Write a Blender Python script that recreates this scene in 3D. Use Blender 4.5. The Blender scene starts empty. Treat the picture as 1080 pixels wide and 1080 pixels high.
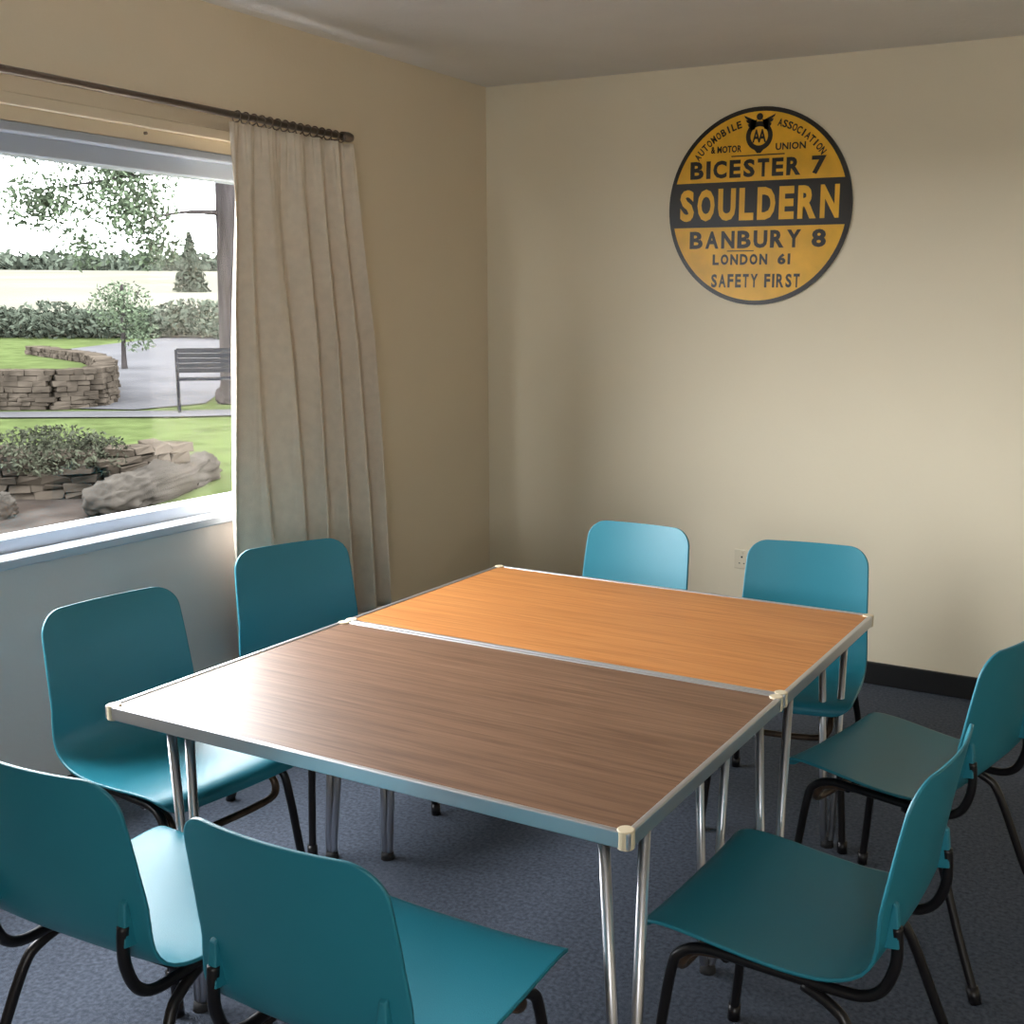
import bpy, bmesh, math, random
from mathutils import Vector, Matrix, noise
import numpy as np
random.seed(7); rng=np.random.default_rng(7)
scene=bpy.context.scene
COL=bpy.context.collection
try:
    scene.view_settings.view_transform='Standard'; scene.view_settings.look='None'
except Exception: pass

# ---------------------------------------------------------------- materials
def srgb(r,g,b):
    f=lambda c:(c/12.92 if c<=.04045 else ((c+.055)/1.055)**2.4)
    return (f(r/255),f(g/255),f(b/255),1)
def mat(name,col,rough=.6,metal=0,noise=0,nscale=8,bump=0,bscale=200,stretch=(1,1,1),coat=0,spec=.5):
    m=bpy.data.materials.new(name); m.use_nodes=True; nt=m.node_tree; n=nt.nodes; L=nt.links
    b=n['Principled BSDF']; b.inputs['Roughness'].default_value=rough; b.inputs['Metallic'].default_value=metal
    b.inputs['Base Color'].default_value=col; b.inputs['Specular IOR Level'].default_value=spec
    b.inputs['Coat Weight'].default_value=coat
    tc=n.new('ShaderNodeTexCoord'); mp=n.new('ShaderNodeMapping'); mp.inputs['Scale'].default_value=stretch
    L.new(tc.outputs['Object'],mp.inputs['Vector'])
    if noise>0:
        t=n.new('ShaderNodeTexNoise'); t.inputs['Scale'].default_value=nscale; t.inputs['Detail'].default_value=6
        L.new(mp.outputs[0],t.inputs['Vector'])
        r=n.new('ShaderNodeValToRGB'); r.color_ramp.elements[0].position=.3; r.color_ramp.elements[1].position=.7
        r.color_ramp.elements[0].color=tuple(c*(1-noise) for c in col[:3])+(1,)
        r.color_ramp.elements[1].color=tuple(min(1,c*(1+noise)) for c in col[:3])+(1,)
        L.new(t.outputs['Fac'],r.inputs[0]); L.new(r.outputs[0],b.inputs['Base Color'])
    if bump>0:
        t2=n.new('ShaderNodeTexNoise'); t2.inputs['Scale'].default_value=bscale; t2.inputs['Detail'].default_value=3
        L.new(mp.outputs[0],t2.inputs['Vector'])
        bp=n.new('ShaderNodeBump'); bp.inputs['Strength'].default_value=bump; bp.inputs['Distance'].default_value=.005
        L.new(t2.outputs['Fac'],bp.inputs['Height']); L.new(bp.outputs[0],b.inputs['Normal'])
    return m
def wood(name,c1,c2,c3,rough=.33):
    m=bpy.data.materials.new(name); m.use_nodes=True; nt=m.node_tree; n=nt.nodes; L=nt.links
    b=n['Principled BSDF']; b.inputs['Roughness'].default_value=rough; b.inputs['Specular IOR Level'].default_value=.36
    tc=n.new('ShaderNodeTexCoord'); mp=n.new('ShaderNodeMapping'); mp.inputs['Scale'].default_value=(1.8,60,1)
    L.new(tc.outputs['Object'],mp.inputs['Vector'])
    t=n.new('ShaderNodeTexNoise'); t.inputs['Scale'].default_value=1.6; t.inputs['Detail'].default_value=9; t.inputs['Roughness'].default_value=.65; t.inputs['Distortion'].default_value=.5
    L.new(mp.outputs[0],t.inputs['Vector'])
    r=n.new('ShaderNodeValToRGB'); e=r.color_ramp.elements
    e[0].position=.33; e[0].color=c1; e[1].position=.68; e[1].color=c3
    x=e.new(.5); x.color=c2
    L.new(t.outputs['Fac'],r.inputs[0])
    t2=n.new('ShaderNodeTexNoise'); t2.inputs['Scale'].default_value=1.0; t2.inputs['Detail'].default_value=2
    mp2=n.new('ShaderNodeMapping'); mp2.inputs['Scale'].default_value=(.8,7,1); L.new(tc.outputs['Object'],mp2.inputs['Vector']); L.new(mp2.outputs[0],t2.inputs['Vector'])
    mx=n.new('ShaderNodeMix'); mx.data_type='RGBA'; mx.blend_type='MULTIPLY'; mx.inputs[0].default_value=.25
    r2=n.new('ShaderNodeValToRGB'); r2.color_ramp.elements[0].color=(.6,.6,.6,1); r2.color_ramp.elements[0].position=.3; r2.color_ramp.elements[1].position=.65
    L.new(t2.outputs['Fac'],r2.inputs[0]); L.new(r.outputs[0],mx.inputs[6]); L.new(r2.outputs[0],mx.inputs[7]); L.new(mx.outputs[2],b.inputs['Base Color'])
    return m

M_wall=mat('wall_paint',srgb(230,219,194),.75,noise=.02,nscale=1.5,bump=.1,bscale=60)
M_wallL=mat('wall_paint_backlit',srgb(222,207,181),.75,noise=.02,nscale=1.5,bump=.1,bscale=60)  # darker than the back wall: backlit shade put into the colour
M_lowwall=mat('lower_wall_reflected_light',srgb(202,196,194),.7,noise=.02,nscale=2,bump=.1,bscale=60)  # whitish reflected light below the window, put into the wall colour
M_ceil=mat('ceiling_paint',srgb(226,222,216),.9,noise=.03,nscale=3,bump=.4,bscale=40)
M_carpet=mat('carpet',srgb(86,93,106),.97,noise=.35,nscale=90,bump=.8,bscale=400,spec=.1)
M_black=mat('black_paint',srgb(24,24,26),.45)
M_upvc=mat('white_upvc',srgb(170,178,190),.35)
M_chair=mat('teal_plastic',srgb(34,120,138),.42,noise=.05,nscale=3,bump=.12,bscale=500,spec=.5)
M_tube=mat('black_steel',srgb(28,26,28),.35,metal=.3)
M_worn=mat('worn_steel',srgb(92,74,60),.35,metal=.6,noise=.5,nscale=25)
M_chrome=mat('chrome',srgb(185,185,190),.3,metal=1)
M_alu=mat('aluminium_trim',srgb(205,205,208),.35,metal=.85)
M_cap=mat('corner_cap_plastic',srgb(215,200,170),.5)
M_rub=mat('rubber',srgb(40,40,42),.8)
M_woodA=wood('walnut_laminate',srgb(94,66,48),srgb(118,87,65),srgb(134,103,80),.45)
M_woodB=wood('teak_laminate',srgb(170,106,52),srgb(192,126,68),srgb(204,142,82),.45)
M_curt=mat('curtain_fabric',srgb(222,210,192),.9,noise=.05,nscale=30,bump=.3,bscale=300,spec=.1)
M_rod=mat('rod_metal',srgb(120,108,100),.35,metal=.8)
M_yel=mat('enamel_yellow',srgb(236,178,38),.4,noise=.14,nscale=9)
M_sblk=mat('enamel_black',srgb(30,26,22),.4)
M_sock=mat('socket_plastic',srgb(225,215,190),.4)
# outdoors
WS=29.0; K=4.6/WS
def oc(r,g,b): return (r*K,g*K,b*K,1)
M_grass=mat('lawn_grass',oc(.11,.145,.055),.95,noise=.3,nscale=3,spec=0)
M_earth=mat('bare_earth',oc(.09,.075,.065),.95,noise=.4,nscale=3,spec=0)
M_road=mat('road_surface',oc(.155,.155,.165),.9,noise=.15,nscale=1,spec=0)
M_field=mat('wheat_field',oc(.25,.245,.20),.95,noise=.15,nscale=.1,spec=0)
M_stone=mat('limestone',oc(.12,.10,.08),.95,noise=.5,nscale=5,bump=.6,bscale=15,spec=0)
M_rock=mat('weathered_rock',oc(.10,.09,.078),.95,noise=.5,nscale=5,bump=.9,bscale=10,spec=0)
M_leaf=mat('leaves_hazy',oc(.19,.25,.16),.95,noise=.4,nscale=2,spec=0)  # haze put into the colour: paler, less saturated leaves
M_leaf2=mat('leaves_dark',oc(.12,.145,.11),.95,noise=.4,nscale=1,spec=0)
M_lav=mat('shrub_leaves',oc(.09,.10,.07),.95,noise=.5,nscale=4,spec=0)
M_bark=mat('bark',oc(.085,.075,.075),.95,noise=.5,nscale=6,stretch=(3,3,.5),bump=1,bscale=12,spec=0)
M_bench=mat('painted_iron',oc(.02,.025,.035),.9,spec=0)
M_far=mat('distant_foliage',oc(.15,.18,.14),.95,noise=.3,nscale=.3,spec=0)

# ---------------------------------------------------------------- mesh helpers
def mesh_obj(name,V,F,mats,parent=None,smooth=False,mi=None,bevel=0,loc=None):
    me=bpy.data.meshes.new(name); me.from_pydata([tuple(v) for v in V],[],[tuple(f) for f in F]); me.update()
    if not isinstance(mats,(list,tuple)): mats=[mats]
    for m in mats: me.materials.append(m)
    if mi is not None:
        for p,i in zip(me.polygons,mi): p.material_index=i
    if smooth:
        for p in me.polygons: p.use_smooth=True
    o=bpy.data.objects.new(name,me); COL.objects.link(o)
    if parent: o.parent=parent
    if loc: o.location=loc
    if bevel:
        b=o.modifiers.new('bevel','BEVEL'); b.width=bevel; b.segments=3; b.limit_method='ANGLE'
    return o
class Geo:
    def __init__(s): s.V=[];s.F=[];s.M=[]
    def add(s,V,F,m=0):
        k=len(s.V); s.V+=[tuple(v) for v in V]; s.F+=[tuple(i+k for i in f) for f in F]; s.M+=[m]*len(F); return s
    def box(s,a,b,m=0):
        x0,y0,z0=a;x1,y1,z1=b
        V=[(x0,y0,z0),(x1,y0,z0),(x1,y1,z0),(x0,y1,z0),(x0,y0,z1),(x1,y0,z1),(x1,y1,z1),(x0,y1,z1)]
        return s.add(V,[(0,3,2,1),(4,5,6,7),(0,1,5,4),(1,2,6,5),(2,3,7,6),(3,0,4,7)],m)
    def tube(s,P,r,m=0,seg=10,smooth_n=0):
        P=[Vector(p) for p in P]
        if smooth_n:
            Q=[]
            for i in range(len(P)-1):
                p0=P[max(i-1,0)];p1=P[i];p2=P[i+1];p3=P[min(i+2,len(P)-1)]
                for k in range(smooth_n):
                    t=k/smooth_n
                    Q.append(.5*((2*p1)+(-p0+p2)*t+(2*p0-5*p1+4*p2-p3)*t*t+(-p0+3*p1-3*p2+p3)*t**3))
            Q.append(P[-1]); P=Q
        rs=r if isinstance(r,(list,tuple)) else [r]*len(P)
        if len(rs)!=len(P): rs=list(np.interp(np.linspace(0,1,len(P)),np.linspace(0,1,len(rs)),rs))
        V=[];F=[]; prev=None
        for i,p in enumerate(P):
            t=(P[min(i+1,len(P)-1)]-P[max(i-1,0)]).normalized()
            if prev is None:
                a=Vector((0,0,1)) if abs(t.z)<.9 else Vector((1,0,0)); n=t.cross(a).normalized()
            else: n=(prev-t*prev.dot(t)).normalized()
            prev=n; b=t.cross(n)
            for k in range(seg):
                an=2*math.pi*k/seg; V.append(p+(n*math.cos(an)+b*math.sin(an))*rs[i])
        for i in range(len(P)-1):
            for k in range(seg):
                a=i*seg+k; b2=i*seg+(k+1)%seg; F.append((a,b2,b2+seg,a+seg))
        F.append(tuple(range(seg))[::-1]); F.append(tuple(range((len(P)-1)*seg,len(P)*seg)))
        return s.add(V,F,m)
    def obj(s,name,mats,parent=None,smooth=False,bevel=0,loc=None):
        return mesh_obj(name,s.V,s.F,mats,parent,smooth,s.M,bevel,loc)
def empty(name,loc=(0,0,0),rz=0):
    e=bpy.data.objects.new(name,None); COL.objects.link(e); e.location=loc; e.rotation_euler=(0,0,rz); e.empty_display_size=.1; return e

# ---------------------------------------------------------------- room shell
H=2.539; XR=4.7; YR=-6.6
WY0,WY1,WZ0,WZ1=-3.75,-1.25,.80,2.06
floor=Geo().box((-.25,YR-.2,-.1),(XR+.2,.2,0)).obj('floor',M_carpet)
ceil=Geo().box((-.25,YR-.2,H),(XR+.2,.2,H+.15)).obj('ceiling',M_ceil)
Geo().box((0,0,0),(XR,.2,H)).obj('wall_back',M_wall)
g=Geo()
g.box((-.25,WY1,0),(0,.2,H),0)
g.box((-.25,YR-.2,0),(0,WY0,H),0)
g.box((-.25,WY0,WZ1),(0,WY1,H),0)
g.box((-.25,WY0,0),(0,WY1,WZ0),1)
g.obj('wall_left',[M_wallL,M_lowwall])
Geo().box((XR,YR-.2,0),(XR+.2,.2,H)).obj('wall_right',M_wall)
RX0,RX1,RZ0,RZ1=3.5,4.3,1.1,2.1  # unseen rear opening, sized for how much light it adds
g=Geo()
g.box((0,YR-.2,0),(RX0,YR,H)).box((RX1,YR-.2,0),(XR,YR,H)).box((RX0,YR-.2,0),(RX1,YR,RZ0)).box((RX0,YR-.2,RZ1),(RX1,YR,H))
g.obj('wall_front',M_wall)
bb=.095
def baseboard(name,a,b):
    o=Geo().box(a,b).obj(name,M_black,bevel=.004); return o
baseboard('baseboard_back',(.016,-.016,0),(XR,0,bb))
baseboard('baseboard_left',(0,YR,0),(.016,0,bb))
baseboard('baseboard_right',(XR-.016,YR,0),(XR,-.016,bb))
baseboard('baseboard_front',(.016,YR,0),(XR-.016,YR+.016,bb))
def glass_mat():
    m=bpy.data.materials.new('window_glass'); m.use_nodes=True; nt=m.node_tree; n=nt.nodes; n.clear()
    o=n.new('ShaderNodeOutputMaterial'); mx=n.new('ShaderNodeMixShader'); t=n.new('ShaderNodeBsdfTransparent'); g=n.new('ShaderNodeBsdfGlossy')
    g.inputs['Roughness'].default_value=.02; mx.inputs[0].default_value=.015
    nt.links.new(t.outputs[0],mx.inputs[1]); nt.links.new(g.outputs[0],mx.inputs[2]); nt.links.new(mx.outputs[0],o.inputs[0]); return m
M_glass=glass_mat()
w1=empty('window_1',(-.09,(WY0+WY1)/2,(WZ0+WZ1)/2))
def frame_box(a,b,name,origin,mt=M_upvc,bev=.006):
    a=[a[i]-origin[i] for i in range(3)]; b=[b[i]-origin[i] for i in range(3)]
    return Geo().box(a,b).obj(name,mt,None,bevel=bev)
O=(-.09,(WY0+WY1)/2,(WZ0+WZ1)/2)
for nm,a,b in [('frame_top',(-.12,WY0,WZ1-.085),(-.04,WY1,WZ1)),('frame_bottom',(-.12,WY0,WZ0+.02),(-.04,WY1,WZ0+.068)),
   ('frame_right',(-.12,WY1-.07,WZ0+.068),(-.04,WY1,WZ1-.085)),('frame_left',(-.12,WY0,WZ0+.068),(-.04,WY0+.07,WZ1-.085)),
   ('mullion',(-.12,-2.98,WZ0+.068),(-.04,-2.90,WZ1-.085)),
   ('reveal_top',(-.04,WY0,WZ1-.03),(.004,WY1,WZ1-.001)),
   ('sill',(-.04,WY0-.03,WZ0-.005),(.045,WY1+.03,WZ0+.025))]:
    o=frame_box(a,b,nm,O); o.parent=w1
o=frame_box((-.084,WY0+.07,WZ0+.068),(-.08,WY1-.07,WZ1-.085),'glass',O,M_glass,0); o.parent=w1
O2=((RX0+RX1)/2,YR-.1,(RZ0+RZ1)/2)
w2=empty('unseen_fill_window',O2)  # unseen window behind the camera, added for weak fill light
for nm,a,b in [('frame_top',(RX0,YR-.14,RZ1-.07),(RX1,YR-.06,RZ1)),('frame_bottom',(RX0,YR-.14,RZ0),(RX1,YR-.06,RZ0+.07)),
   ('frame_left',(RX0,YR-.14,RZ0+.07),(RX0+.07,YR-.06,RZ1-.07)),('frame_right',(RX1-.07,YR-.14,RZ0+.07),(RX1,YR-.06,RZ1-.07))]:
    o=frame_box(a,b,nm,O2); o.parent=w2
o=frame_box((RX0+.07,YR-.102,RZ0+.07),(RX1-.07,YR-.098,RZ1-.07),'glass',O2,M_glass,0); o.parent=w2
Geo().box((0,WY0-.1,2.10),(.022,-1.22,2.135)).obj('trim_1',M_wallL,bevel=.004)

# ---------------------------------------------------------------- curtain rod
ROX,ROZ=.10,2.175
rod=empty('curtain_rod',(ROX,-2.6,ROZ))
g=Geo(); g.tube([(0,-1.4,0),(0,1.48,0)],.0115,0,14); g.obj('pole',M_rod,rod,smooth=True)
g=Geo(); g.tube([(0,1.46,0),(0,1.475,0),(0,1.50,0),(0,1.515,0),(0,1.52,0)],[.013,.018,.019,.016,.006],0,14); g.tube([(0,-1.4,0),(0,-1.42,0)],[.018,.02],0,14); g.obj('finial',M_rod,rod,smooth=True)
for i,y in enumerate((1.44,-.2,-1.3)):
    g=Geo(); g.tube([(0,y,-.014),(0,y,-.02),(-.1,y,-.02)],.007); g.tube([(-.1,y,-.02),(-.09,y,-.02)],.024); g.obj('bracket_%d'%(i+1),M_rod,rod,smooth=True)
g=Geo()
for k in range(15):
    y=.93+k*.038
    P=[(math.cos(a)*.019,y+.004*math.sin(a),math.sin(a)*.019-.004) for a in np.linspace(0,2*math.pi,17)]
    g.tube(P,.0024,0,6)
g.obj('rings',M_rod,rod,smooth=True)

# ---------------------------------------------------------------- curtain
cur=empty('curtain',(.11,-1.4,1.2))
nu,nv=260,46; V=[];F=[]
zt,zb=2.148,.33
for j in range(nv+1):
    t=j/nv; z=zt+(zb-zt)*t
    y0=-1.715+(-1.78+1.715)*t; y1=-1.10+(.125)*t**1.1
    for i in range(nu+1):
        s=i/nu
        amp=(.012+.030*min(1,t*2.5))*(1-.35*math.sin(4*s+1+.8*t))
        ph=2*math.pi*(6.5*s+.34*math.sin(5.3*s+1.6*t)+.20*math.sin(2.6*t+9*s))
        x=amp*math.sin(ph)+.008*math.sin(2*ph+3*t+2*s)*min(1,t*3)+.006*math.sin(2*math.pi*24*s)*(1-min(1,t*7))
        y=y0+(y1-y0)*s+.014*math.sin(ph+1.3)*min(1,t*3)
        V.append((x, y+1.4, z-1.2+ (.006*math.sin(ph) if j==nv else 0)))
for j in range(nv):
    for i in range(nu):
        a=j*(nu+1)+i; F.append((a,a+1,a+nu+2,a+nu+1))
o=mesh_obj('drape',V,F,M_curt,cur,smooth=True)
so=o.modifiers.new('s','SOLIDIFY'); so.thickness=.003

# ---------------------------------------------------------------- tables
def table(name,x0,y1,L,W,h,wm,legs):
    cx,cy=x0+L/2,y1-W/2
    e=empty(name,(cx,cy,0)); hx,hy=L/2,W/2
    Geo().box((-hx+.012,-hy+.012,h-.022),(hx-.012,hy-.012,h)).obj('top',wm,e)
    g=Geo()
    tt=.013; z0,z1=h-.028,h+.0025
    g.box((-hx,-hy,z0),(hx,-hy+tt,z1)).box((-hx,hy-tt,z0),(hx,hy,z1)).box((-hx,-hy+tt,z0),(-hx+tt,hy-tt,z1)).box((hx-tt,-hy+tt,z0),(hx,hy-tt,z1))
    g.obj('edge_trim',M_alu,e,bevel=.003)
    g=Geo()
    for sx in(-1,1):
        for sy in(-1,1):
            cxx,cyy=sx*(hx-.0135),sy*(hy-.0135); n=20; R=.0155
            P=[(cxx+R*math.cos(2*math.pi*k/n),cyy+R*math.sin(2*math.pi*k/n)) for k in range(n)]
            V=[(p[0],p[1],z0-.002) for p in P]+[(p[0],p[1],z1+.001) for p in P]
            F=[(k,(k+1)%n,n+(k+1)%n,n+k) for k in range(n)]+[tuple(range(n))[::-1],tuple(range(n,2*n))]
            g.add(V,F)
    g.obj('corner_caps',M_cap,e,bevel=.002)
    g=Geo()
    g.box((-hx+.05,-hy+.045,h-.05),(hx-.05,-hy+.07,h-.0225)).box((-hx+.05,hy-.07,h-.05),(hx-.05,hy-.045,h-.0225))
    g.box((-hx+.05,-hy+.07,h-.05),(-hx+.075,hy-.07,h-.0225)).box((hx-.075,-hy+.07,h-.05),(hx-.05,hy-.07,h-.0225))
    g.obj('under_frame',M_alu,e,bevel=.003)
    for k,((ax,ay),(bx,by),(dx,dy)) in enumerate(legs):
        ax-=cx;bx-=cx;ay-=cy;by-=cy
        g=Geo(); s=.036; q=.013
        P=[(ax+dx*s,ay+dy*s,h-.024),(bx+dx*q,by+dy*q,.06),(bx+dx*q*.9,by+dy*q*.9,.03),(bx+dx*q*.4,by+dy*q*.4,.012),(bx-dx*q*.4,by-dy*q*.4,.012),(bx-dx*q*.9,by-dy*q*.9,.03),(bx-dx*q,by-dy*q,.06),(ax-dx*s,ay-dy*s,h-.024)]
        g.tube(P,.0105,0,12)
        g.obj('leg_%d'%(k+1),M_chrome,e,smooth=True)
        g=Geo(); g.tube([(bx,by,0),(bx,by,.02)],[.02,.017],0,12); g.obj('foot_%d'%(k+1),M_rub,e,smooth=True)
    return e
tx,ty,TL,TW,TH=1.007,-1.488,1.263,.784,.70
d1=(.8,.6)
table('folding_table',tx,ty-TW-.002,TL,TW-.001,TH,M_woodA,[((1.18,-3.01),(1.18,-2.995),(.65,.1)),((2.232,-3.0),(2.235,-2.985),d1),((1.03,-2.32),(.96,-2.30),(.6,.1)),((2.12,-2.32),(2.12,-2.31),d1)])
table('folding_table',tx,ty,TL,TW-.003,TH,M_woodB,[((1.12,-2.225),(1.10,-2.225),(.6,.1)),((2.23,-2.225),(2.235,-2.22),d1),((1.06,-1.54),(1.05,-1.53),d1),((2.17,-1.54),(2.18,-1.54),d1)])

# ---------------------------------------------------------------- chairs
def shell():
    prof=[(.245,.408),(.246,.425),(.232,.440),(.20,.447),(.14,.445),(.07,.438),(0,.432),(-.06,.430),(-.11,.434),(-.15,.446),(-.18,.468),(-.200,.50),(-.213,.55),(-.225,.61),(-.237,.68),(-.250,.75),(-.262,.81)]
    hw=[.215,.217,.219,.221,.222,.221,.219,.217,.215,.213,.211,.208,.205,.202,.199,.195,.189]
    P=[Vector((0,a,b)) for a,b in prof]
    D=[];Wd=[]
    n=5
    for i in range(len(P)-1):
        p0=P[max(i-1,0)];p1=P[i];p2=P[i+1];p3=P[min(i+2,len(P)-1)]
        for k in range(n):
            t=k/n; D.append(.5*((2*p1)+(-p0+p2)*t+(2*p0-5*p1+4*p2-p3)*t*t+(-p0+3*p1-3*p2+p3)*t**3)); Wd.append(hw[i]*(1-t)+hw[i+1]*t)
    D.append(P[-1]);Wd.append(hw[-1])
    ss=[0]
    for i in range(1,len(D)): ss.append(ss[-1]+(D[i]-D[i-1]).length)
    T=ss[-1]
    samp=list(np.concatenate([ .06*(1-np.cos(np.linspace(0,math.pi/2,9)))[:-1], np.linspace(.06,T-.075,34)[:-1], T-.075*(1-np.cos(np.linspace(math.pi/2,0,14)))]))
    V=[];F=[];nc=26
    for s in samp:
        y=np.interp(s,ss,[d.y for d in D]); z=np.interp(s,ss,[d.z for d in D]); w=np.interp(s,ss,Wd); wf=w
        Rf,Rb=.05,.058
        if s<Rf: w=w-Rf+math.sqrt(max(0,Rf*Rf-(Rf-s)**2))
        if T-s<Rb: w=w-Rb+math.sqrt(max(0,Rb*Rb-(Rb-(T-s))**2))
        back=min(1,max(0,(z-.46)/.12)) if y<-.1 else 0
        for c in range(nc+1):
            u=math.sin(math.pi/2*(-1+2*c/nc)*.92)/math.sin(math.pi/2*.92)
            xx=u*w; uu=xx/wf; e=abs(uu)**2.5
            V.append((xx,y+back*.024*uu*uu,z+(1-back)*.008*e))
    R=len(samp)
    for j in range(R-1):
        for c in range(nc):
            a=j*(nc+1)+c; F.append((a,a+nc+1,a+nc+2,a+1))
    return V,F
SV,SF=shell()
sm=bpy.data.meshes.new('seat_shell'); sm.from_pydata(SV,[],SF); sm.materials.append(M_chair)
for p in sm.polygons: p.use_smooth=True
gF=Geo()
r=.0105
for s in(-1,1):
    P=[(s*.165,-.217,.545),(s*.165,-.220,.51),(s*.166,-.218,.47),(s*.167,-.20,.425),(s*.168,-.165,.402),(s*.168,-.10,.398),(s*.168,.05,.398),(s*.170,.13,.398),(s*.176,.175,.38),(s*.182,.192,.34),(s*.198,.212,.17),(s*.212,.230,.012)]
    gF.tube(P,r,0,10,4)
    gF.tube([(s*.168,-.06,.388),(s*.178,-.12,.37),(s*.185,-.155,.33),(s*.205,-.225,.15),(s*.222,-.285,.012)],r,0,10,4)
    gF.tube([(s*.212,.230,0),(s*.2115,.2285,.035)],.0145,0,10); gF.tube([(s*.2225,-.287,0),(s*.219,-.274,.035)],.0145,0,10)
gF.tube([(-.150,.10,.385),(-.152,.16,.375),(-.150,.185,.345),(-.12,.192,.325),(0,.194,.32),(.12,.192,.325),(.150,.185,.345),(.152,.16,.375),(.150,.10,.385)],.0095,1,10,4)
for s in(-1,1):
    gF.tube([(s*.150,-.09,.40),(s*.150,.02,.392),(s*.15,.10,.385)],.0095,1,10,3)
gF.tube([(-.168,-.075,.385),(.168,-.075,.385)],.0095,0,10)
gF.tube([(-.168,.09,.39),(.168,.09,.39)],.0095,0,10)
frame_mesh=None
gB=Geo()
for s in(-1,1):
    x=s*.165
    V=[(x-.011,-.226,.51),(x+.011,-.226,.51),(x+.011,-.198,.505),(x-.011,-.198,.505),(x-.007,-.218,.585),(x+.007,-.218,.585),(x+.007,-.210,.59),(x-.007,-.210,.59)]
    gB.add(V,[(0,3,2,1),(4,5,6,7),(0,1,5,4),(1,2,6,5),(2,3,7,6),(3,0,4,7)])
def chair(x,y,ang):
    e=empty('stacking_chair',(x,y,0),math.radians(ang-90))
    o=bpy.data.objects.new('seat_shell',sm); COL.objects.link(o); o.parent=e
    m=o.modifiers.new('s','SOLIDIFY'); m.thickness=.006; m.offset=-1; m.use_rim=True
    global frame_mesh,boss_mesh
    if frame_mesh is None:
        f=gF.obj('frame',[M_tube,M_worn],e,smooth=True); frame_mesh=f.data
        b=gB.obj('back_bosses',M_chair,e,bevel=.003); boss_mesh=b.data
    else:
        f=bpy.data.objects.new('frame',frame_mesh); COL.objects.link(f); f.parent=e
        b=bpy.data.objects.new('back_bosses',boss_mesh); COL.objects.link(b); b.parent=e
        bv=b.modifiers.new('bevel','BEVEL'); bv.width=.003; bv.segments=3
def chair_bt(bx,by,ang):
    a=math.radians(ang); chair(bx+.25*math.cos(a),by+.25*math.sin(a),ang)
chair_bt(1.345,-1.10,-90)
chair_bt(1.955,-1.115,-82)
chair_bt(.53,-1.96,-20)
chair_bt(.595,-2.70,-6)
chair_bt(1.38,-3.51,92)
chair_bt(1.925,-3.515,90)
chair_bt(2.72,-1.91,167)
chair_bt(2.71,-2.69,177)

# ---------------------------------------------------------------- round sign
SX,SZ,SR=1.3375,1.9625,.3973
sign=empty('round_enamel_sign',(SX,0,SZ))
def disc(R,y0,y1,n=96):
    V=[(R*math.cos(2*math.pi*k/n),y0,R*math.sin(2*math.pi*k/n)) for k in range(n)]+[(R*math.cos(2*math.pi*k/n),y1,R*math.sin(2*math.pi*k/n)) for k in range(n)]
    F=[(k,(k+1)%n,n+(k+1)%n,n+k) for k in range(n)]+[tuple(range(n))[::-1],tuple(range(n,2*n))]
    return V,F
V,F=disc(SR,-.0,-.012); mesh_obj('rim',V,F,M_sblk,sign)
V,F=disc(SR*.955,-.0121,-.0128); mesh_obj('yellow_face',V,F,M_yel,sign)
def band(z0,z1,R,y):
    P=[];n=12
    a0,a1=math.asin(z0/R),math.asin(z1/R)
    for k in range(n+1): a=a0+(a1-a0)*k/n; P.append((R*math.cos(a),y,R*math.sin(a)))
    for k in range(n+1): a=a1+(a0-a1)*k/n; P.append((-R*math.cos(a),y,R*math.sin(a)))
    return P,[tuple(range(len(P)))]
V,F=band(-.195*SR,.265*SR,SR*.97,-.0134); mesh_obj('centre_band',V,F,M_sblk,sign)
def text_geo(body,off=.02,space=1.0):
    cu=bpy.data.curves.new('t','FONT'); cu.body=body; cu.size=1; cu.offset=off; cu.space_character=space; cu.resolution_u=3
    ob=bpy.data.objects.new('t',cu); COL.objects.link(ob); bpy.context.view_layer.update()
    dg=bpy.context.evaluated_depsgraph_get(); me=bpy.data.meshes.new_from_object(ob.evaluated_get(dg))
    V=[tuple(v.co) for v in me.vertices]; F=[tuple(p.vertices) for p in me.polygons]
    bpy.data.objects.remove(ob); bpy.data.curves.remove(cu); bpy.data.meshes.remove(me)
    return V,F
def place(g,body,cx,cz,w,h,y,rot=0,off=.02,space=1.05):
    V,F=text_geo(body,off,space)
    xs=[v[0] for v in V]; ys=[v[1] for v in V]; mx,my=(min(xs)+max(xs))/2,(min(ys)+max(ys))/2
    sx=w/(max(xs)-min(xs)) if w else h/(max(ys)-min(ys)); sy=h/(max(ys)-min(ys))
    c,s=math.cos(rot),math.sin(rot); O=[]
    for v in V:
        a,b=(v[0]-mx)*sx,(v[1]-my)*sy; O.append((cx+a*c-b*s,y,cz+a*s+b*c))
    g.add(O,F)
def line(g,word,cx,cz,w,h,y,cell,gap,off=.03,sp=.55):
    ws=[]
    for ch in word: ws.append(sp if ch==' ' else (.32 if ch in 'I1' else (.82 if ch in 'EFLST' else 1.0)))
    tot=sum(ws)+gap*(len(word)-1); u=w/tot; x=cx-w/2
    for ch,q in zip(word,ws):
        if ch!=' ': place(g,ch,x+u*q/2,cz,u*q,h,y,off=off)
        x+=u*(q+gap)
g=Geo(); R=SR; Y=-.0136
line(g,'BICESTER 7',-.02*R,.395*R,1.48*R,.18*R,Y,1,.2,.04,.35)
line(g,'BANBURY 8',.0*R,-.325*R,1.50*R,.18*R,Y,1,.2,.04,.35)
line(g,'LONDON 61',-.05*R,-.530*R,.86*R,.11*R,Y,1,.25,.045,.8)
line(g,'SAFETY FIRST',.0*R,-.75*R,.98*R,.14*R,Y,1,.25,.035,.4)
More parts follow.
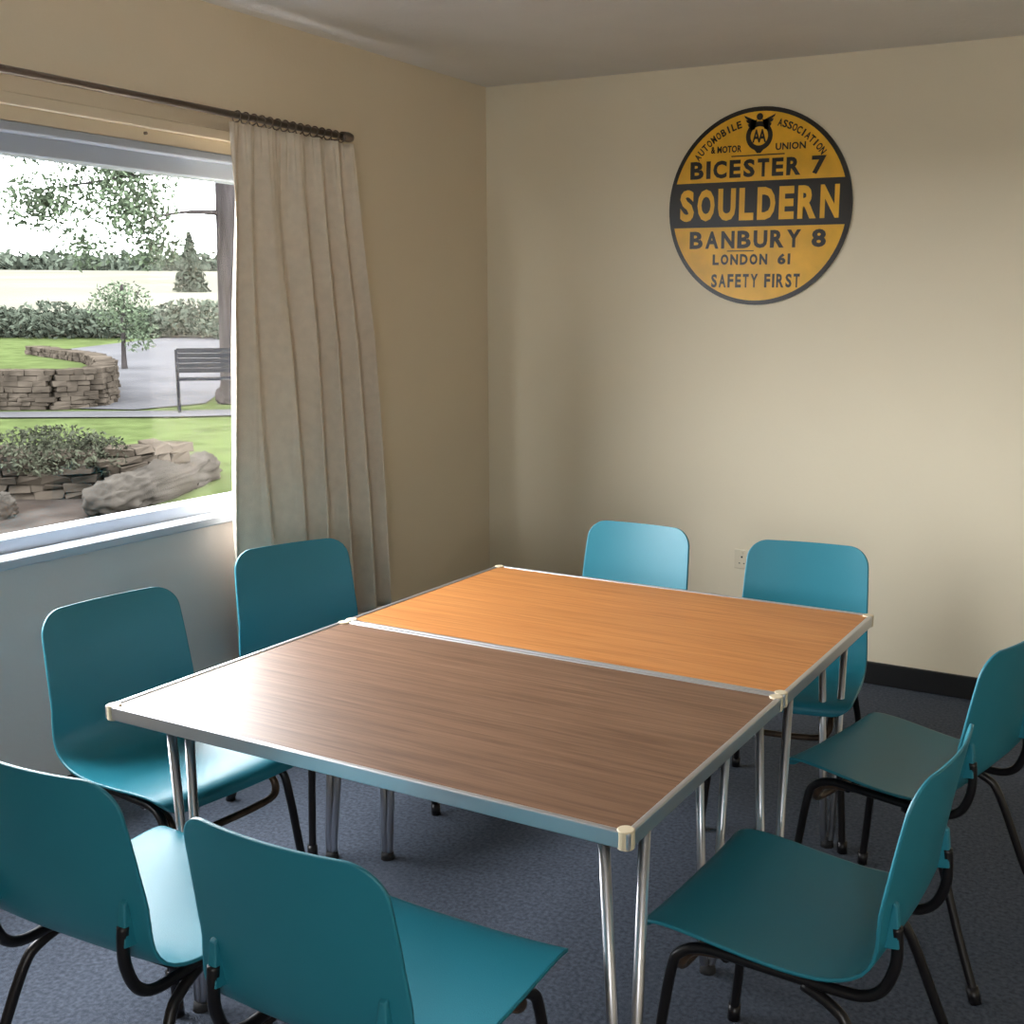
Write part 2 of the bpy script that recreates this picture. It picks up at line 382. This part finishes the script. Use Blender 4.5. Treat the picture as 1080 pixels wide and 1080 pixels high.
place(g,'& MOTOR',-.36*R,.595*R,.34*R,.07*R,Y,off=.03)
place(g,'UNION',.34*R,.595*R,.32*R,.07*R,Y,off=.03)
def arc(word,a0,a1,rad,h):
    n=len(word)
    for i,ch in enumerate(word):
        a=math.radians(a0+(a1-a0)*i/(n-1)); place(g,ch,rad*R*math.cos(a),rad*R*math.sin(a),(.018 if ch=='I' else .05)*R,h*R,Y,rot=a-math.pi/2,off=.03)
arc('AUTOMOBILE',142,105,.86,.075); arc('ASSOCIATION',75,38,.86,.075)
def rect(g,x0,z0,x1,z1,y): g.add([(x0,y,z0),(x1,y,z0),(x1,y,z1),(x0,y,z1)],[(0,1,2,3)])
rect(g,-.30*R,.515*R,.28*R,.527*R,Y); rect(g,-.32*R,-.447*R,-.02*R,-.437*R,Y)
def ring(g,cx,cz,r0,r1,y,n=32):
    V=[];F=[]
    for k in range(n):
        a=2*math.pi*k/n; V+= [(cx+r0*math.cos(a),y,cz+r0*math.sin(a)),(cx+r1*math.cos(a),y,cz+r1*math.sin(a))]
    for k in range(n): a=2*k;b=2*((k+1)%n); F.append((a,a+1,b+1,b))
    g.add(V,F)
bz=.73*R
ring(g,0,bz-.02*R,.095*R,.145*R,Y)
place(g,'AA',0,bz-.02*R,.15*R,.13*R,Y-.0001,off=.03,space=.8)
for s in(-1,1):
    for k in range(4):
        a=k*.035*R
        g.add([(s*.03*R,Y,bz+.13*R+a*.2),(s*(.17-.02*k)*R,Y,bz+(.19-.045*k)*R),(s*(.16-.02*k)*R,Y,bz+(.165-.045*k)*R),(s*.05*R,Y,bz+.09*R-a*.4)],[(0,1,2,3)])
ring(g,0,bz+.17*R,.0,.035*R,Y)
g.add([(-.05*R,Y,bz-.155*R),(.05*R,Y,bz-.155*R),(.02*R,Y,bz-.19*R),(-.02*R,Y,bz-.19*R)],[(0,1,2,3)])
g.obj('black_lettering',M_sblk,sign)
g=Geo(); line(g,'SOULDERN',0,.035*R,1.74*R,.33*R,-.0138,1,.2,.045); g.obj('yellow_lettering',M_yel,sign)

# ---------------------------------------------------------------- socket
sk=empty('wall_socket',(1.355,0,.47))
Geo().box((-.073,-.01,-.043),(.073,0,.043)).obj('plate',M_sock,sk,bevel=.004)
g=Geo()
for s in(-1,1):
    cx=s*.036
    g.box((cx-.004,-.0105,.006),(cx+.004,-.0101,.014)); g.box((cx-.014,-.0105,-.02),(cx-.007,-.0101,-.016)); g.box((cx+.007,-.0105,-.02),(cx+.014,-.0101,-.016))
g.obj('pin_holes',M_black,sk)
g=Geo()
for s in(-1,1): g.box((s*.036-.006,-.014,.022),(s*.036+.006,-.01,.036))
g.obj('switches',M_sock,sk,bevel=.001)
Geo().tube([(0,-1.97,2.085),(.008,-1.97,2.085)],.005,0,10).obj('wall_hook',M_rod,smooth=True)

# ================================================================ OUTDOORS
indoor=set(o.name for o in bpy.data.objects)
GZ=-.2
def poly(name,P,z,m,parent=None):
    return mesh_obj(name,[(p[0],p[1],z) for p in P],[tuple(range(len(P)))],m,parent)
V=[];F=[];nx,ny=40,60
for j in range(ny+1):
    for i in range(nx+1): V.append((-.3-60*i/nx,-30+90*j/ny,GZ))
for j in range(ny):
    for i in range(nx): a=j*(nx+1)+i; F.append((a,a+nx+1,a+nx+2,a+1))
mesh_obj('lawn',V,F,M_grass)
poly('garden_ground',[(-.3,-12),(-.3,-.8),(-3.6,.35),(-4.2,1.0),(-4.9,1.8),(-5.6,1.2),(-7.5,-.2),(-9,-12)],GZ+.012,M_earth)
poly('road',[(-10.2,5.65),(-9.48,5.94),(-9.3,7.0),(-10.0,7.88),(-9,12),(-17,20),(-24,20),(-21,13.6),(-13.5,8.7),(-12.5,7.0)],GZ+.016,M_road)
poly('garden_path',[(-12.5,3.95),(-12.5,3.3),(-10.7,4.07),(-8.37,5.65),(-6,8),(-6.5,8.6),(-8.83,6.17),(-11.0,4.6)],GZ+.02,M_road)
V=[]
for D,z in((34,-.15),(45,.25),(90,1.2),(150,2.15)):
    for d in [(-1.1,.527),(-.6,.79)]: V.append((3.04+d[0]*D,-4.65+d[1]*D,z))
mesh_obj('wheat_field',V,[(0,1,3,2),(2,3,5,4),(4,5,7,6)],M_field)
def leaves(g,c,rad,n,size,m=0,shellbias=.35):
    d=rng.normal(size=(n,3)); d/=np.linalg.norm(d,axis=1)[:,None]
    rr=rng.uniform(0,1,n)**shellbias
    P=np.array(c)+d*rr[:,None]*np.array(rad)
    a=rng.normal(size=(n,3)); a/=np.linalg.norm(a,axis=1)[:,None]
    b=np.cross(a,rng.normal(size=(n,3))); b/=np.linalg.norm(b,axis=1)[:,None]
    s=size*rng.uniform(.6,1.3,n)[:,None]
    k=len(g.V)
    A=P-a*s; B=P+b*s*.45; C=P+a*s; D=P-b*s*.45
    allv=np.stack([A,B,C,D],1).reshape(-1,3)
    g.V+= [tuple(v) for v in allv.tolist()]
    g.F+= [(k+4*i,k+4*i+1,k+4*i+2,k+4*i+3) for i in range(n)]; g.M+=[m]*n
g=Geo()
for k in range(26):
    t=k/25; px=(-1.05+.42*t,.555+.232*t); D=34+rng.uniform(-1,1)
    hh=rng.uniform(.40,.62)
    leaves(g,(3.04+px[0]*D,-4.65+px[1]*D,GZ+hh*.8),(1.4,1.4,hh),700,.10)
g.obj('hedge',[M_leaf2])
g=Geo()
for k in range(34):
    t=k/33; px=(-1.05+.42*t,.555+.232*t); D=152
    leaves(g,(3.04+px[0]*D,-4.65+px[1]*D,2.6),(5,5,rng.uniform(1.0,2.2)),250,.7)
g.obj('distant_treeline',[M_far])
def tree(name,base,tr,th,blobs,branches,lm,leaf=.09):
    e=empty(name,base)
    g=Geo(); g.tube([(0,0,0),(0,0,.3),(.03,0,th*.5),(.0,.05,th)],[tr*1.5,tr*1.05,tr*.95,tr*.7],0,18,6)
    for B in branches: g.tube(B,[tr*.2,tr*.08,.01],0,8,4)
    g.obj('trunk',M_bark,e,smooth=True)
    g=Geo()
    for c,rad,n in blobs: leaves(g,c,rad,n,leaf,0,.6)
    g.obj('foliage',lm,e)
tb=(-9.08,7.49,GZ)
tree('tree',tb,.28,5.5,[((-.9,-1.1,3.1),(.85,.85,.5),1900),((-.5,-1.3,2.6),(.6,.6,.4),1300),((-1.3,-2.0,2.65),(.65,.65,.4),1300),((-.6,-.9,2.15),(.45,.45,.35),700),((-1.1,-1.6,2.1),(.4,.4,.3),350),((0,0,5.2),(2.5,2.5,1.2),3500),((-.9,-2.5,3.35),(.8,.8,.35),900)],
   [[(0,0,3.2),(-.6,-.8,3.1),(-1.4,-2.0,2.8)],[(0,0,4),(-1,-1.5,3.9),(-1.5,-2.8,3.3)],[(0,0,2.6),(-.3,-.6,2.6),(-.7,-1.3,2.4)]],M_leaf,.045)
tree('tree',(-11.4,4.1,GZ),.05,3.2,[((.1,.1,2.9),(.8,.8,.6),1900),((.4,.4,2.3),(.4,.4,.4),600),((-.2,.1,1.9),(.4,.4,.5),600),((0,0,3.6),(1.2,1.2,.4),1300)],
   [[(0,0,1.2),(.2,.2,1.8),(.5,.5,2.3)],[(0,0,1.5),(-.1,-.2,2.0),(-.3,-.4,2.6)]],M_leaf,.04)
tree('tree',(-15.2,10.6,GZ),.04,1.6,[((0,0,1.2),(.6,.6,.5),1000),((.2,.2,.7),(.4,.4,.4),400)],[[(0,0,.6),(.1,.1,1.0),(.3,.2,1.5)]],M_leaf,.045)
g=Geo()
for k in range(9):
    z=k/8; leaves(g,(0,0,.3+z*3.2),(1.1*(1-z)+.1,)*2+(.4,),200,.2)
g.obj('conifer_tree',[M_leaf2],loc=(-47,42,0))
def drystone(name,path,h,course=.11,slen=.28,th=.35,m=M_stone,z=GZ,parent=None,jit=.008):
    g=Geo(); P=[Vector((p[0],p[1],0)) for p in path]
    ss=[0]
    for i in range(1,len(P)): ss.append(ss[-1]+(P[i]-P[i-1]).length)
    def at(s):
        s=min(max(s,0),ss[-1]-1e-4)
        for i in range(1,len(P)):
            if s<=ss[i]: 
                t=(s-ss[i-1])/(ss[i]-ss[i-1]); return P[i-1].lerp(P[i],t),(P[i]-P[i-1]).normalized()
    zz=z
    while zz<z+h:
        ch=course*random.uniform(.8,1.2); s=-random.uniform(0,slen)
        while s<ss[-1]:
            l=slen*random.uniform(.5,1.4); c,t=at(s+l/2); n=Vector((-t.y,t.x,0)); w=th/2*random.uniform(.85,1.12)
            V=[]
            for dz in (0,1):
                for (a,b) in((-1,-1),(1,-1),(1,1),(-1,1)):
                    V.append(c+t*(a*l*.5+random.uniform(-jit,jit))+n*(b*w+random.uniform(-2*jit,2*jit))+Vector((0,0,zz+dz*ch*.99+random.uniform(-jit,jit))))
            g.add(V,[(0,3,2,1),(4,5,6,7),(0,1,5,4),(1,2,6,5),(2,3,7,6),(3,0,4,7)])
            s+=l
        zz+=ch
    return g.obj(name,m,parent,bevel=.008)
en=empty('dry_stone_wall',(0,0,0))  # curved dry stone wall holding raised turf
drystone('stone_courses',[(-14.8,4.0),(-12.4,4.75),(-11.1,5.1),(-10.5,5.5),(-10.3,5.95),(-10.6,6.4),(-11.4,7.1),(-12.8,8.0),(-15.3,8.8)],.50,.065,.19,.3,parent=en)
poly('turf',[(-14.8,4.1),(-12.4,4.9),(-11.1,5.2),(-10.6,5.55),(-10.45,5.95),(-10.7,6.3),(-11.5,7.0),(-12.9,7.85),(-15.3,8.7)],GZ+.38,M_grass,parent=en)
drystone('rubble_stone_wall',[(-7.4,.1),(-6.3,.75),(-5.5,1.15),(-4.85,1.6),(-4.6,2.2)],.33,.07,.17,.4,jit=.02)  # low dry stone rubble wall below the shrubs
g=Geo(); leaves(g,(0,0,0),(.5,.5,.2),2600,.022,0,.5); leaves(g,(.25,.25,-.05),(.3,.3,.18),1100,.022,0,.5); g.obj('shrub',[M_lav],loc=(-5.1,1.35,.19))
g=Geo(); leaves(g,(0,0,0),(.5,.45,.16),2400,.022,0,.5); g.obj('shrub',[M_lav],loc=(-6.1,.95,.17))
def rock(name,a,b,r,seed):
    a=Vector(a);b=Vector(b); L=(b-a).length
    bm=bmesh.new(); bmesh.ops.create_icosphere(bm,subdivisions=5,radius=1)
    for v in bm.verts:
        c=v.co.copy(); c.x=math.copysign(abs(c.x)**.6,c.x); c.z=math.copysign(abs(c.z)**.75,c.z)
        q=Vector((c.x*2.5,c.y,c.z))
        k=1+.30*noise.noise(q*1.3+Vector((seed,0,0)))+.22*noise.noise(q*4)+.1*noise.noise(q*10)
        v.co=Vector((c.x*L/2*(1+.1*(k-1)),c.y*r*1.3*k,c.z*r*k))
    me=bpy.data.meshes.new(name); bm.to_mesh(me); bm.free(); me.materials.append(M_rock)
    for p in me.polygons: p.use_smooth=True
    o=bpy.data.objects.new(name,me); COL.objects.link(o); o.location=(a+b)/2; o.rotation_euler=(0,0,math.atan2(b.y-a.y,b.x-a.x))
rock('long_boulder',(-4.0,.85,GZ+.10),(-4.85,2.85,GZ+.12),.15,3)
rock('boulder',(-4.6,.5,GZ+.06),(-5.0,.8,GZ+.06),.11,8)
be=empty('garden_bench',(-8.6,6.38,GZ),math.radians(48))
g=Geo()
w=.36
for s in(-1,1):
    x=s*w
    g.tube([(x,-.2,0),(x,-.17,.2),(x,-.2,.4),(x,-.1,.42),(x,.2,.42),(x,.24,.2),(x,.27,0)],.022,0,8,4)
    g.tube([(x,.2,.42),(x,.25,.6),(x,.3,.8)],.022,0,8,3)
    g.tube([(x,-.2,.42),(x,-.2,.6),(x,0,.63),(x,.24,.6)],.018,0,8,4)
for k in range(6): g.box((-w,-.2+.075*k,.42),(w,-.145+.075*k,.44))
for k in range(5): g.box((-w,.215+.018*k,.5+.065*k),(w,.235+.018*k,.56+.065*k))
g.obj('bench_body',[M_bench],be)
bpy.context.view_layer.update()
def rise(x,y): return .0215*max(0,-.4706*(x-3.04)+.8823*(y+4.646))
for o in list(bpy.data.objects):
    if o.name in indoor or o.type!='MESH': continue
    if o.parent and o.parent.name!='dry_stone_wall': continue
    if o.name.startswith('conifer') or 'boulder' in o.name: o.location.z+=rise(o.location.x,o.location.y); continue
    M=o.matrix_world
    for v in o.data.vertices:
        p=M@v.co; v.co.z+=rise(p.x,p.y)
for o in list(bpy.data.objects):
    if o.name in indoor or o.type!='EMPTY' or o.name=='dry_stone_wall': continue
    o.location.z+=rise(o.location.x,o.location.y)

# ---------------------------------------------------------------- light
wd=bpy.data.worlds.new('world'); scene.world=wd; wd.use_nodes=True
nt=wd.node_tree; bg=nt.nodes['Background']; bg.inputs[0].default_value=(.95,.975,1,1); bg.inputs[1].default_value=WS
def portal(name,loc,rot,sx,sy):
    l=bpy.data.lights.new(name,'AREA'); l.shape='RECTANGLE'; l.size=sx; l.size_y=sy
    try: l.cycles.is_portal=True
    except Exception: pass
    o=bpy.data.objects.new(name,l); COL.objects.link(o); o.location=loc; o.rotation_euler=rot
    return o
portal('window_portal',(-.13,(WY0+WY1)/2,(WZ0+WZ1)/2),(0,math.radians(-90),0),WZ1-WZ0,WY1-WY0)
portal('window_portal',((RX0+RX1)/2,YR-.15,(RZ0+RZ1)/2),(math.radians(90),0,0),RX1-RX0,RZ1-RZ0)

# ---------------------------------------------------------------- camera
cd=bpy.data.cameras.new('camera'); cam=bpy.data.objects.new('camera',cd); COL.objects.link(cam); scene.camera=cam
yaw,pitch,roll=.4900,-.1810,.0077
f=Vector((-math.sin(yaw)*math.cos(pitch),math.cos(yaw)*math.cos(pitch),math.sin(pitch)))
rr=Vector((math.cos(yaw),math.sin(yaw),0)); uu=rr.cross(f)
r2=rr*math.cos(roll)+uu*math.sin(roll); u2=-rr*math.sin(roll)+uu*math.cos(roll)
Mx=Matrix(((r2.x,u2.x,-f.x,3.0399),(r2.y,u2.y,-f.y,-4.6461),(r2.z,u2.z,-f.z,1.5616),(0,0,0,1)))
cam.matrix_world=Mx
cd.sensor_width=36; cd.lens=36*1209.3/1080; cd.shift_x=(540-622.74)/1080; cd.shift_y=(542.46-540)/1080
cd.clip_start=.05; cd.clip_end=500
